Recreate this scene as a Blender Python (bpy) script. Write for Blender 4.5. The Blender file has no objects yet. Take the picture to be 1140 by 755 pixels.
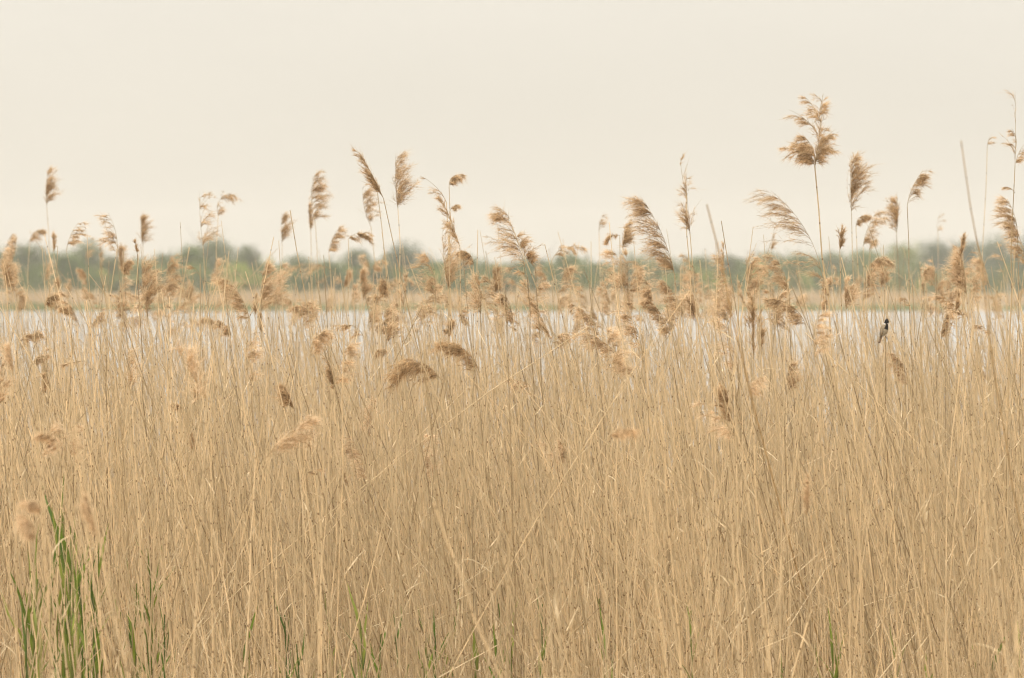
import bpy, math, random
import numpy as np
from mathutils import Vector

rng = np.random.default_rng(11)
random.seed(11)
PI = math.pi
sc = bpy.context.scene
C = bpy.data.collections.new('reed_marsh')
sc.collection.children.link(C)

# ------------------------------------------------------------------ camera
EYE = 2.5
FPX = 100 / 36 * 1140            # focal length in photo pixels (1140 wide)
HORIZON = 319.0
PITCH = math.atan((377.5 - HORIZON) / FPX)
FOCUS = 16.0
cd = bpy.data.cameras.new('camera')
cam = bpy.data.objects.new('camera', cd)
C.objects.link(cam)
cd.sensor_width = 36; cd.lens = 100
cd.clip_start = 0.1; cd.clip_end = 6000
cam.location = (0, 0, EYE)
cam.rotation_euler = (PI / 2 - PITCH, 0, 0)
cd.dof.use_dof = True
cd.dof.focus_distance = FOCUS
cd.dof.aperture_fstop = 2.7
cd.dof.aperture_blades = 0
sc.camera = cam
_c, _s = math.cos(PITCH), math.sin(PITCH)


def at(px, py, d):
    """World point that stands at depth d (metres along +Y) on the line of a photo pixel."""
    u = (px - 570) / FPX
    v = (377.5 - py) / FPX
    y = _c + v * _s
    z = -_s + v * _c
    return np.array([u * d / y, d, EYE + z * d / y])


# ------------------------------------------------------------------ mesh building
class MB:
    def __init__(self):
        self.v = []; self.c = []; self.f = []; self.m = []; self.n = 0

    def add(self, v, f, c, mat=0):
        """v (n,3), f (k,3|4) local indices, c (n,4)"""
        self.v.append(v); self.c.append(c)
        self.f.append(f + self.n); self.m.append(mat)
        self.n += len(v)

    def mesh(self, name, mats, origin=(0, 0, 0), smooth=False):
        me = bpy.data.meshes.new(name)
        V = np.concatenate(self.v).astype(np.float32) - np.array(origin, np.float32)
        Cc = np.concatenate(self.c).astype(np.float32)
        me.vertices.add(len(V))
        me.vertices.foreach_set('co', V.ravel())
        loops = np.concatenate([f.ravel() for f in self.f]).astype(np.int32)
        tot = np.concatenate([np.full(len(f), f.shape[1]) for f in self.f]).astype(np.int32)
        mi = np.concatenate([np.full(len(f), m) for f, m in zip(self.f, self.m)]).astype(np.int32)
        start = np.concatenate([[0], np.cumsum(tot)[:-1]]).astype(np.int32)
        me.loops.add(len(loops)); me.loops.foreach_set('vertex_index', loops)
        me.polygons.add(len(tot))
        me.polygons.foreach_set('loop_start', start)
        me.polygons.foreach_set('loop_total', tot)
        me.polygons.foreach_set('material_index', mi)
        if smooth:
            me.polygons.foreach_set('use_smooth', np.ones(len(tot), bool))
        a = me.color_attributes.new('col', 'FLOAT_COLOR', 'POINT')
        a.data.foreach_set('color', Cc.ravel())
        for m in mats:
            me.materials.append(m)
        me.update(calc_edges=True)
        return me

    def build(self, name, mats, parent=None, origin=(0, 0, 0), smooth=False):
        o = bpy.data.objects.new(name, self.mesh(name, mats, origin, smooth))
        C.objects.link(o)
        if parent is not None:
            o.parent = parent
        else:
            o.location = origin
        return o


def tag(o, label=None, cat=None, group=None, kind=None):
    if label: o['label'] = label
    if cat: o['category'] = cat
    if group: o['group'] = group
    if kind: o['kind'] = kind
    return o


def empty(name, loc):
    o = bpy.data.objects.new(name, None)
    C.objects.link(o)
    o.location = tuple(float(x) for x in loc)
    o.empty_display_size = 0.1
    return o


def norm(a):
    return a / np.maximum(np.linalg.norm(a, axis=-1, keepdims=True), 1e-9)


def tubes(P, R, col, sides=3, hoff=None):
    """P (N,K,3) centre lines, R (N,K) radii, col (N,K,3) -> verts, quads, colours (alpha = length along + offset)."""
    N, K, _ = P.shape
    T = norm(np.gradient(P, axis=1))
    ref = np.zeros_like(T); ref[..., 1] = 1.0
    A = norm(np.cross(T, ref)); B = np.cross(T, A)
    ang = np.arange(sides) * 2 * PI / sides
    V = P[:, :, None, :] + R[:, :, None, None] * (A[:, :, None, :] * np.cos(ang)[None, None, :, None] + B[:, :, None, :] * np.sin(ang)[None, None, :, None])
    seg = np.linalg.norm(np.diff(P, axis=1), axis=2)
    L = np.concatenate([np.zeros((N, 1)), np.cumsum(seg, 1)], 1)
    if hoff is not None:
        L = L + hoff[:, None]
    col4 = np.concatenate([col, L[..., None]], -1)
    col4 = np.repeat(col4[:, :, None, :], sides, 2)
    idx = np.arange(N * K * sides).reshape(N, K, sides)
    a = idx[:, :-1, :]; b = idx[:, 1:, :]
    q = np.stack([a, np.roll(a, -1, 2), np.roll(b, -1, 2), b], -1).reshape(-1, 4)
    return V.reshape(-1, 3), q, col4.reshape(-1, 4)


def slivers(P, D, Ln, W, col, tipcol=None, perp=None):
    """Thin diamonds/triangles: base P (n,3), direction D, length Ln, width W."""
    n = len(P)
    D = norm(D)
    if perp is None:
        perp = rng.normal(size=(n, 3))
    S = norm(np.cross(D, perp))
    w = W[:, None] * 0.5
    mid = P + D * Ln[:, None] * 0.4
    tip = P + D * Ln[:, None]
    V = np.stack([P, mid + S * w, tip, mid - S * w], 1).reshape(-1, 3)
    tc = col if tipcol is None else tipcol
    C4 = np.ones((n, 4, 4))
    C4[:, 0, :3] = col; C4[:, 1, :3] = (col + tc) / 2; C4[:, 2, :3] = tc; C4[:, 3, :3] = (col + tc) / 2
    q = np.arange(n * 4).reshape(n, 4)
    return V, q, C4.reshape(-1, 4)


# ------------------------------------------------------------------ materials
def new_mat(name):
    m = bpy.data.materials.new(name)
    m.use_nodes = True
    nt = m.node_tree
    nt.nodes.clear()
    out = nt.nodes.new('ShaderNodeOutputMaterial')
    return m, nt, out


def N(nt, t, **kw):
    n = nt.nodes.new(t)
    for k, v in kw.items():
        setattr(n, k, v)
    return n


def attr_mat(name, rough=0.65, transl=0.0, nodes=False, spec=0.2, noise=0.25, scale=60.0, tcol=(1, 1, 1)):
    m, nt, out = new_mat(name)
    L = nt.links.new
    at_ = N(nt, 'ShaderNodeAttribute', attribute_name='col')
    tc = N(nt, 'ShaderNodeTexCoord')
    ns = N(nt, 'ShaderNodeTexNoise')
    ns.inputs['Scale'].default_value = scale; ns.inputs['Detail'].default_value = 3
    L(tc.outputs['Object'], ns.inputs['Vector'])
    mr = N(nt, 'ShaderNodeMapRange')
    mr.inputs['To Min'].default_value = 1 - noise; mr.inputs['To Max'].default_value = 1 + noise
    mr.inputs['From Min'].default_value = 0.3; mr.inputs['From Max'].default_value = 0.7
    L(ns.outputs['Fac'], mr.inputs['Value'])
    mul = N(nt, 'ShaderNodeVectorMath', operation='SCALE')
    L(at_.outputs['Color'], mul.inputs[0]); L(mr.outputs['Result'], mul.inputs['Scale'])
    colour = mul.outputs['Vector']
    if nodes:      # darker rings at the joints of the cane
        d = N(nt, 'ShaderNodeMath', operation='DIVIDE'); d.inputs[1].default_value = 0.19
        L(at_.outputs['Alpha'], d.inputs[0])
        fr = N(nt, 'ShaderNodeMath', operation='FRACT'); L(d.outputs[0], fr.inputs[0])
        lt = N(nt, 'ShaderNodeMath', operation='LESS_THAN'); lt.inputs[1].default_value = 0.045
        L(fr.outputs[0], lt.inputs[0])
        few = N(nt, 'ShaderNodeMath', operation='LESS_THAN'); few.inputs[1].default_value = 50
        L(at_.outputs['Alpha'], few.inputs[0])
        both = N(nt, 'ShaderNodeMath', operation='MULTIPLY'); L(lt.outputs[0], both.inputs[0]); L(few.outputs[0], both.inputs[1])
        lt = both
        mx = N(nt, 'ShaderNodeMix', data_type='RGBA')
        L(lt.outputs[0], mx.inputs['Factor']); L(colour, mx.inputs['A'])
        mx.inputs['B'].default_value = (0.20, 0.125, 0.06, 1)
        colour = mx.outputs['Result']
    p = N(nt, 'ShaderNodeBsdfPrincipled')
    p.inputs['Roughness'].default_value = rough
    p.inputs['Specular IOR Level'].default_value = spec
    L(colour, p.inputs['Base Color'])
    if transl > 0:
        t = N(nt, 'ShaderNodeBsdfTranslucent')
        tm = N(nt, 'ShaderNodeVectorMath', operation='MULTIPLY'); tm.inputs[1].default_value = tcol
        L(colour, tm.inputs[0]); L(tm.outputs['Vector'], t.inputs['Color'])
        ms = N(nt, 'ShaderNodeMixShader'); ms.inputs[0].default_value = transl
        L(p.outputs[0], ms.inputs[1]); L(t.outputs[0], ms.inputs[2])
        L(ms.outputs[0], out.inputs['Surface'])
    else:
        L(p.outputs[0], out.inputs['Surface'])
    return m


M_STEM = attr_mat('dry_reed_cane', rough=0.5, nodes=True, spec=0.3, noise=0.18, scale=9, transl=0.3)
M_PLUME = attr_mat('reed_plume_hair', rough=0.8, transl=0.43, spec=0.1, noise=0.12, scale=25)
M_LEAF = attr_mat('dry_reed_leaf', rough=0.6, transl=0.4, spec=0.2, noise=0.2, scale=30)
M_GREEN = attr_mat('green_reed_leaf', rough=0.45, transl=0.4, spec=0.3, noise=0.2, scale=14, tcol=(1.1, 1.2, 0.6))
M_CROWN = attr_mat('tree_foliage', rough=0.7, transl=0.35, spec=0.15, noise=0.25, scale=0.5, tcol=(1.1, 1.15, 0.7))
M_BARK = attr_mat('tree_bark', rough=0.9, noise=0.3, scale=3)
M_FAR = attr_mat('far_bank_reed', rough=0.75, transl=0.3, noise=0.2, scale=0.25)
M_FEATHER = attr_mat('bird_feathers', rough=0.75, noise=0.2, scale=220, spec=0.15)


def ground_material():
    m, nt, out = new_mat('marsh_soil')
    L = nt.links.new
    tc = N(nt, 'ShaderNodeTexCoord')
    n1 = N(nt, 'ShaderNodeTexNoise'); n1.inputs['Scale'].default_value = 6; n1.inputs['Detail'].default_value = 8
    L(tc.outputs['Object'], n1.inputs['Vector'])
    r = N(nt, 'ShaderNodeValToRGB')
    r.color_ramp.elements[0].position = 0.3; r.color_ramp.elements[0].color = (0.16, 0.11, 0.06, 1)
    r.color_ramp.elements[1].position = 0.7; r.color_ramp.elements[1].color = (0.38, 0.28, 0.16, 1)
    L(n1.outputs['Fac'], r.inputs['Fac'])
    p = N(nt, 'ShaderNodeBsdfPrincipled'); p.inputs['Roughness'].default_value = 0.9
    L(r.outputs['Color'], p.inputs['Base Color'])
    b = N(nt, 'ShaderNodeBump'); b.inputs['Strength'].default_value = 0.4
    L(n1.outputs['Fac'], b.inputs['Height']); L(b.outputs['Normal'], p.inputs['Normal'])
    L(p.outputs[0], out.inputs['Surface'])
    return m


def water_material():
    m, nt, out = new_mat('lake_water')
    L = nt.links.new
    tc = N(nt, 'ShaderNodeTexCoord')
    mp = N(nt, 'ShaderNodeMapping'); mp.inputs['Scale'].default_value = (0.55, 1.0, 1.0)
    L(tc.outputs['Object'], mp.inputs['Vector'])
    n1 = N(nt, 'ShaderNodeTexNoise'); n1.inputs['Scale'].default_value = 1.6; n1.inputs['Detail'].default_value = 5
    n1.inputs['Roughness'].default_value = 0.6
    L(mp.outputs['Vector'], n1.inputs['Vector'])
    b = N(nt, 'ShaderNodeBump'); b.inputs['Strength'].default_value = 0.35; b.inputs['Distance'].default_value = 0.25
    L(n1.outputs['Fac'], b.inputs['Height'])
    p = N(nt, 'ShaderNodeBsdfPrincipled')
    p.inputs['Base Color'].default_value = (0.20, 0.205, 0.205, 1)
    p.inputs['Roughness'].default_value = 0.18
    p.inputs['IOR'].default_value = 1.333
    L(b.outputs['Normal'], p.inputs['Normal'])
    L(p.outputs[0], out.inputs['Surface'])
    return m


# ------------------------------------------------------------------ world, sun, haze
SUN_EL, SUN_AZ = math.radians(52), math.radians(-150)   # behind the camera's left shoulder, veiled
w = bpy.data.worlds.new('World'); sc.world = w
w.use_nodes = True
nt = w.node_tree; nt.nodes.clear(); L = nt.links.new
wo = N(nt, 'ShaderNodeOutputWorld'); bg = N(nt, 'ShaderNodeBackground')
sky = N(nt, 'ShaderNodeTexSky', sky_type='NISHITA')
sky.sun_disc = False; sky.sun_elevation = SUN_EL; sky.sun_rotation = PI / 2 - SUN_AZ
sky.dust_density = 4; sky.air_density = 1.0
tc = N(nt, 'ShaderNodeTexCoord'); sx = N(nt, 'ShaderNodeSeparateXYZ')
L(tc.outputs['Generated'], sx.inputs[0])
ramp = N(nt, 'ShaderNodeValToRGB')                       # veil of cloud: pale cream low down, brighter and more neutral overhead
e = ramp.color_ramp.elements
e[0].position = 0.0; e[0].color = (0.535, 0.497, 0.418, 1)
e[1].position = 1.0; e[1].color = (3.1, 2.9, 2.58, 1)
a = e.new(0.2); a.color = (0.64, 0.615, 0.57, 1)
a = e.new(0.1); a.color = (0.612, 0.573, 0.500, 1)
a = e.new(0.4); a.color = (1.10, 1.04, 0.96, 1)
L(sx.outputs['Z'], ramp.inputs['Fac'])
cn = N(nt, 'ShaderNodeTexNoise'); cn.inputs['Scale'].default_value = 2.2; cn.inputs['Detail'].default_value = 4
cm = N(nt, 'ShaderNodeMapping'); cm.inputs['Scale'].default_value = (1, 1, 3.5)
L(tc.outputs['Generated'], cm.inputs['Vector']); L(cm.outputs['Vector'], cn.inputs['Vector'])
cr = N(nt, 'ShaderNodeMapRange'); cr.inputs['To Min'].default_value = 9.5; cr.inputs['To Max'].default_value = 10.5
cr.inputs['From Min'].default_value = 0.3; cr.inputs['From Max'].default_value = 0.7
L(cn.outputs['Fac'], cr.inputs['Value'])
sc10 = N(nt, 'ShaderNodeVectorMath', operation='SCALE')
L(ramp.outputs['Color'], sc10.inputs[0]); L(cr.outputs['Result'], sc10.inputs['Scale'])
mix = N(nt, 'ShaderNodeMix', data_type='RGBA'); mix.inputs['Factor'].default_value = 0.95
L(sky.outputs['Color'], mix.inputs['A']); L(sc10.outputs['Vector'], mix.inputs['B'])
L(mix.outputs['Result'], bg.inputs['Color'])
bg.inputs['Strength'].default_value = 0.1
L(bg.outputs[0], wo.inputs['Surface'])

sl = bpy.data.lights.new('sun', 'SUN'); sl.energy = 2.15; sl.angle = math.radians(25); sl.color = (1.0, 0.95, 0.86)
so = bpy.data.objects.new('sun', sl); C.objects.link(so)
sdir = Vector((math.cos(SUN_AZ) * math.cos(SUN_EL), math.sin(SUN_AZ) * math.cos(SUN_EL), math.sin(SUN_EL)))
so.rotation_euler = sdir.to_track_quat('Z', 'Y').to_euler()
so.location = (0, 0, 40)

HAZE = 0.0005
hb = MB()
hx, hy0, hy1, hz0, hz1 = 520, -40, 900, -3.2, 26
hv = np.array([[x, y, z] for z in (hz0, hz1) for y in (hy0, hy1) for x in (-hx, hx)], float)
hb.add(hv, np.array([[0, 2, 3, 1], [4, 5, 7, 6], [0, 1, 5, 4], [2, 6, 7, 3], [0, 4, 6, 2], [1, 3, 7, 5]]), np.ones((8, 4)))
hm, hnt, hout = new_mat('haze_air')
pv = N(hnt, 'ShaderNodeVolumePrincipled')
pv.inputs['Color'].default_value = (0.97, 0.94, 0.88, 1)
pv.inputs['Density'].default_value = HAZE
pv.inputs['Anisotropy'].default_value = 0.0
hnt.links.new(pv.outputs[0], hout.inputs['Volume'])
tag(hb.build('haze', [hm]), 'thin pale haze over the lake and far bank', 'haze', kind='stuff')

# ------------------------------------------------------------------ ground and water
NEAR_END, FAR_START = 31.0, 300.0


def ground_z(x, y):
    z = 0.0
    if y > NEAR_END:
        z = -1.2 * min(1, (y - NEAR_END) / 6)
    if y > FAR_START - 8:
        z = -1.2 + 1.6 * min(1, (y - FAR_START + 8) / 14)
    return z


ys = [-40, 0, 8, 14, 20, 26, 31, 33, 37, 60, 120, 200, 292, 296, 300, 304, 310, 330, 400, 500, 700, 895]
xs = list(np.linspace(-515, 515, 60))
gv = np.array([[x, y, ground_z(x, y)] for y in ys for x in xs])
nx = len(xs)
gf = np.array([[j * nx + i, j * nx + i + 1, (j + 1) * nx + i + 1, (j + 1) * nx + i] for j in range(len(ys) - 1) for i in range(nx - 1)])
g = MB(); g.add(gv, gf, np.ones((len(gv), 4)))
tag(g.build('ground', [ground_material()], smooth=True), kind='structure')
wm = MB()
wm.add(np.array([[-514, 29, -0.06], [514, 29, -0.06], [514, 304, -0.06], [-514, 304, -0.06]], float), np.array([[0, 1, 2, 3]]), np.ones((4, 4)))
tag(wm.build('lake_water', [water_material()]), kind='structure')

# ------------------------------------------------------------------ colours of dry reed
STRAW = np.array([0.575, 0.445, 0.268])
PALE = np.array([0.69, 0.57, 0.38])
BROWN = np.array([0.22, 0.155, 0.075])
HAIR = np.array([0.60, 0.437, 0.255])
HAIR_PALE = np.array([0.76, 0.62, 0.445])
SEED = np.array([0.29, 0.185, 0.088])


def stem_tint(n):
    k = rng.random(n)
    c = STRAW[None] * (1 - k[:, None] * 0.5) + PALE[None] * k[:, None] * 0.5
    dark = rng.random(n) < 0.16
    dk = rng.uniform(.25, .75, (dark.sum(), 1))
    c[dark] = c[dark] * (1 - dk) + BROWN * dk
    return c * rng.uniform(0.84, 1.12, (n, 1))


# ------------------------------------------------------------------ a plume
SHAPES = {
    #  branches, their length, angles, bias to the blown side, wind, droop, hairs per branch, spread of the hairs, profile, bend
    'fan':   dict(nb=88, lb=.46, a0=6, a1=48, bias=.60, wind=.15, droop=.09, nh=28, spread=.46, prof='mid', bend=34, prim=.36),
    'brush': dict(nb=96, lb=.58, a0=4, a1=30, bias=.40, wind=.09, droop=.05, nh=28, spread=.42, prof='low', bend=12, prim=.36),
    'tier':  dict(nb=44, lb=.42, a0=18, a1=56, bias=.30, wind=.06, droop=.13, nh=28, spread=.36, prof='tier', bend=8, prim=.6),
    'spike': dict(nb=60, lb=.38, a0=4, a1=18, bias=.35, wind=.04, droop=.03, nh=26, spread=.30, prof='low', bend=10, prim=.45),
    'hook':  dict(nb=88, lb=.50, a0=8, a1=55, bias=.5, wind=.10, droop=.24, nh=28, spread=.46, prof='mid', bend=105, prim=.36),
    'wisp':  dict(nb=16, lb=.50, a0=8, a1=38, bias=.6, wind=.12, droop=.14, nh=22, spread=.34, prof='mid', bend=36, prim=.5),
}


def plume(mb, shape, P0, P1, side, full=1.0, hair=1.0, tone=0.5, wide=1.0, bend=None, mat=0, hw=1.0, rach=True):
    """Panicle from P0 to P1; side is the way it is blown (+1 right, -1 left, 0 none). Fills mb."""
    S = SHAPES[shape]
    chord = P1 - P0
    Lc = np.linalg.norm(chord)
    yaw = rng.uniform(-0.5, 0.5)
    sv = np.array([math.cos(yaw), math.sin(yaw), 0.0]) * (side if side else (1 if rng.random() < .5 else -1))
    bd = math.radians(S['bend'] if bend is None else bend) * (1 if side else 0.4)
    u = chord / Lc
    # rachis: an arc over the chord, bulging away from the blown side
    n_ = np.array([-u[2] * sv[0], 0, u[0] * sv[0]]) if abs(sv[0]) > 1e-6 else np.array([0, 0, 1.0])
    n_ = np.array([-abs(u[2]) * np.sign(sv[0]), 0.0, u[0] * np.sign(sv[0])])
    n_ = n_ - u * np.dot(n_, u)
    n_ = n_ / max(np.linalg.norm(n_), 1e-6)
    K = 13
    t = np.linspace(0, 1, K)
    sag = math.tan(bd / 4) * 0.5 * Lc
    R = P0[None] + chord[None] * t[:, None] + n_[None] * (4 * t * (1 - t) * sag)[:, None]
    T = norm(np.gradient(R, axis=0))
    Lr = np.sum(np.linalg.norm(np.diff(R, axis=0), axis=1))
    n_let = max(6, int(S['nb'] * full)); nb = max(5, int(n_let * S.get('prim', .26)))
    if S['prof'] == 'tier':
        lev = np.array([0.02, .05, .1, .34, .40, .62, .68, .86])
        tb = np.clip(rng.choice(lev, nb, p=[.2, .2, .12, .12, .1, .1, .08, .08]) + rng.normal(0, .015, nb), 0, .97)
        ln = Lr * S['lb'] * (1.0 - .55 * tb) * rng.uniform(.6, 1.1, nb)
    elif S['prof'] == 'low':
        tb = rng.beta(1.0, 1.7, nb) * .93
        ln = Lr * S['lb'] * (1.0 - .72 * tb) * rng.uniform(.4, 1.15, nb)
    else:
        tb = rng.beta(1.0, 1.05, nb) * .96
        ln = Lr * S['lb'] * (.62 + .9 * tb * (1 - tb) * 1.6) * rng.uniform(.4, 1.2, nb)
        ln *= (1 - .3 * tb)
    clump = rng.integers(0, max(6, nb // 3), nb)          # branches rise in clumps
    cphi = rng.uniform(-PI, PI, clump.max() + 1)
    x = tb * (K - 1); i0 = np.clip(x.astype(int), 0, K - 2); fx = (x - i0)[:, None]
    B = R[i0] * (1 - fx) + R[i0 + 1] * fx
    Tb = norm(T[i0] * (1 - fx) + T[i0 + 1] * fx)
    e1 = norm(sv[None] - Tb * np.sum(Tb * sv[None], 1, keepdims=True))
    e2 = np.cross(Tb, e1)
    bias = S['bias'] if side else S['bias'] * .3
    phi = (cphi[clump] * .6 + rng.uniform(-PI, PI, nb) * .4) * (1 - bias * .75)
    alpha = np.radians(rng.uniform(S['a0'], S['a1'], nb)) * wide
    D = norm(Tb * np.cos(alpha)[:, None] + (e1 * np.cos(phi)[:, None] + e2 * np.sin(phi)[:, None]) * np.sin(alpha)[:, None])
    KB = 8
    pts = np.zeros((nb, KB, 3)); pts[:, 0] = B
    cur = D.copy()
    droop = S['droop'] * rng.uniform(.5, 1.5, nb); wind = S['wind'] * rng.uniform(.5, 1.5, nb) * (1 if side else .3)
    for k in range(1, KB):
        cur = norm(cur + wind[:, None] * sv[None] * .8 - np.array([0, 0, 1.0])[None] * droop[:, None] * (k / KB) * 1.3 + rng.normal(0, .035, (nb, 3)))
        pts[:, k] = pts[:, k - 1] + cur * (ln / (KB - 1))[:, None]
    # branchlets that leave the branches and make tufts
    pi = rng.integers(0, nb, n_let)
    pu = rng.beta(1.1, 1.3, n_let) * (KB - 2)
    pk = pu.astype(int); pf = (pu - pk)[:, None]
    LB = np.zeros((n_let, KB, 3)); LB[:, 0] = pts[pi, pk] * (1 - pf) + pts[pi, pk + 1] * pf
    cur = norm(norm(pts[pi, pk + 1] - pts[pi, pk]) + rng.normal(0, S['spread'] * .75, (n_let, 3)) + sv[None] * S['wind'] * (1.0 if side else 0))
    ll = ln[pi] * rng.uniform(.28, .62, n_let)
    for k in range(1, KB):
        cur = norm(cur + sv[None] * (S['wind'] * .7 if side else 0) - np.array([0, 0, S['droop'] * 1.1])[None] * (k / KB) + rng.normal(0, .07, (n_let, 3)))
        LB[:, k] = LB[:, k - 1] + cur * (ll / (KB - 1))[:, None]
    bright = rng.uniform(.7, 1.25, nb)
    bright = np.concatenate([bright, bright[pi] * rng.uniform(.85, 1.15, n_let)])
    pts = np.concatenate([pts, LB]); wind = np.concatenate([wind, wind[pi]])
    nb = len(pts)
    # colours
    base = SEED * (1 - tone) + HAIR * tone
    tip = HAIR * (1 - tone) + HAIR_PALE * tone
    if rach:
        rr = np.linspace(.0020, .0006, K)[None] * (1.0 if hw < 1.6 else 1.3)
        V, q, c = tubes(R[None], rr, np.broadcast_to(STRAW * .8, (1, K, 3)), 3)
        mb.add(V, q, c, mat)
        # branchlets
        br = np.broadcast_to(np.linspace(.0007, .0003, KB)[None] * hw, (nb, KB))
        V, q, c = tubes(pts, br, np.broadcast_to(base * .9, (nb, KB, 3)), 3)
        mb.add(V, q, c, mat)
    nh = max(4, int(S['nh'] * hair))
    n = nb * nh
    bi = np.repeat(np.arange(nb), nh)
    uu = rng.beta(1.25, .9, n) * (KB - 1.001)
    k0 = uu.astype(int); fu = (uu - k0)[:, None]
    HP = pts[bi, k0] * (1 - fu) + pts[bi, k0 + 1] * fu
    HD = norm(pts[bi, k0 + 1] - pts[bi, k0])
    HD = norm(HD + rng.normal(0, S['spread'], (n, 3)) + sv[None] * wind[bi][:, None] * .6 - np.array([0, 0, .12])[None] * (S['droop'] > .05))
    hl = rng.gamma(3.5, .0056, n) * (0.75 + .5 * min(1.6, Lr / .22)) * (.8 if shape == 'spike' else 1)
    hwid = rng.uniform(.0008, .0016, n) * hw
    along = (uu / KB)[:, None]
    col = base * (1 - along) + (base * .4 + tip * .6) * along
    col = col * rng.uniform(.8, 1.2, (n, 1)) * bright[bi][:, None]
    seed = rng.random(n) < .2
    col[seed] = SEED * rng.uniform(.6, 1.2, (seed.sum(), 1))
    hwid[seed] *= 1.35; hl[seed] *= .55
    tcol = np.where(seed[:, None], col * 1.2, tip[None] * rng.uniform(.9, 1.15, (n, 1)))
    V, q, c = slivers(HP, HD, hl, hwid, col, tcol)
    mb.add(V, q, c, mat)
    return Lr


def cane_line(foot, top, bow, K=12, wob=.004):
    t = np.linspace(0, 1, K)
    P = foot[None] + (top - foot)[None] * t[:, None]
    P[:, 0] += bow * 4 * t * (1 - t)
    P[1:-1] += rng.normal(0, wob, (K - 2, 3)) * np.array([1, 1, 0])
    return P


def dry_leaf(mb, P, d, length, width, col, droop=.25, mat=0):
    """A dry blade: folded ribbon that arches over."""
    K = 8
    pts = [P]; cur = np.array(d, float); cur /= np.linalg.norm(cur)
    for k in range(K - 1):
        pts.append(pts[-1] + cur * length / (K - 1))
        cur = cur + np.array([rng.normal(0, .08), rng.normal(0, .08), -droop * (k / K)])
        cur /= np.linalg.norm(cur)
    pts = np.array(pts)
    T = norm(np.gradient(pts, axis=0))
    S = norm(np.cross(T, np.array([rng.normal(0, .4), rng.normal(0, .4), 1.0])))
    Nn = np.cross(S, T)
    wv = width * np.array([.55, .9, 1, .95, .8, .6, .35, .03])[:, None] / 2
    V = np.stack([pts - S * wv + Nn * wv * .5, pts, pts + S * wv + Nn * wv * .5], 1).reshape(-1, 3)
    q = []
    for k in range(K - 1):
        for j in (0, 1):
            q.append([k * 3 + j, k * 3 + j + 1, (k + 1) * 3 + j + 1, (k + 1) * 3 + j])
    c = np.ones((len(V), 4)); c[:, :3] = col * rng.uniform(.9, 1.1)
    mb.add(V, np.array(q), c, mat)


LAST = {}


def reed(shape, bx, by, tx, ty, d, side, lean, thick=1.0, tone=.5, full=1.0, hair=1.0, wide=1.0, bend=None, dark=None, leaves=None, foot_d=None, extra=()):
    """One reed as a thing of its own: foot on the ground, cane, plume and any dry blades."""
    P0 = at(bx, by, d)
    H = P0[2]
    fx = (P0[0] if foot_d is None else P0[0] / d * foot_d) + lean / 100 * H * .9
    foot = np.array([fx, (d if foot_d is None else foot_d) + rng.uniform(-.12, .12), 0.0])
    root = empty('reed', foot)
    K = 14
    line = cane_line(foot, P0, lean / 100 * H * -.05 + rng.normal(0, .012), K)
    col = stem_tint(1)[0] if dark is None else (BROWN * dark + STRAW * (1 - dark))
    r = np.linspace(.0042, .0021, K) * thick
    mb = MB()
    V, q, c = tubes(line[None], r[None], np.broadcast_to(col, (1, K, 3)), 6, np.array([rng.uniform(0, .19)]))
    mb.add(V, q, c)
    mb.build('stem', [M_STEM], root, foot, True)
    if shape != 'bare':
        P1 = at(tx, ty, d)
        P1[1] += rng.uniform(-.3, .3) * np.linalg.norm(P1 - P0)
        hw = 1.0 if d < 19 else 1.25
        pm = MB()
        plume(pm, shape, P0, P1, side, full, hair, tone, wide, bend, hw=hw)
        for (es, ebx, eby, etx, ety, esd, eo) in extra:
            plume(pm, es, at(ebx, eby, d), at(etx, ety, d + rng.uniform(-.05, .05)), esd, hw=hw, **eo)
        pm.build('plume', [M_PLUME], root, foot)
    nl = leaves if leaves is not None else int(rng.choice([0, 1, 2, 3], p=[.3, .35, .25, .1]))
    for _ in range(nl):
        t = rng.uniform(.25, .85)
        i = int(t * (K - 1))
        a = rng.uniform(0, 2 * PI)
        up = rng.uniform(.5, 1.8)
        lm = MB()
        dry_leaf(lm, line[i], (math.cos(a), math.sin(a) * .6, up), rng.uniform(.05, .20), rng.uniform(.004, .009), (PALE if rng.random() < .6 else STRAW * .8), rng.uniform(.1, .5))
        lm.build('leaf', [M_LEAF], root, foot)
    return root


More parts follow.
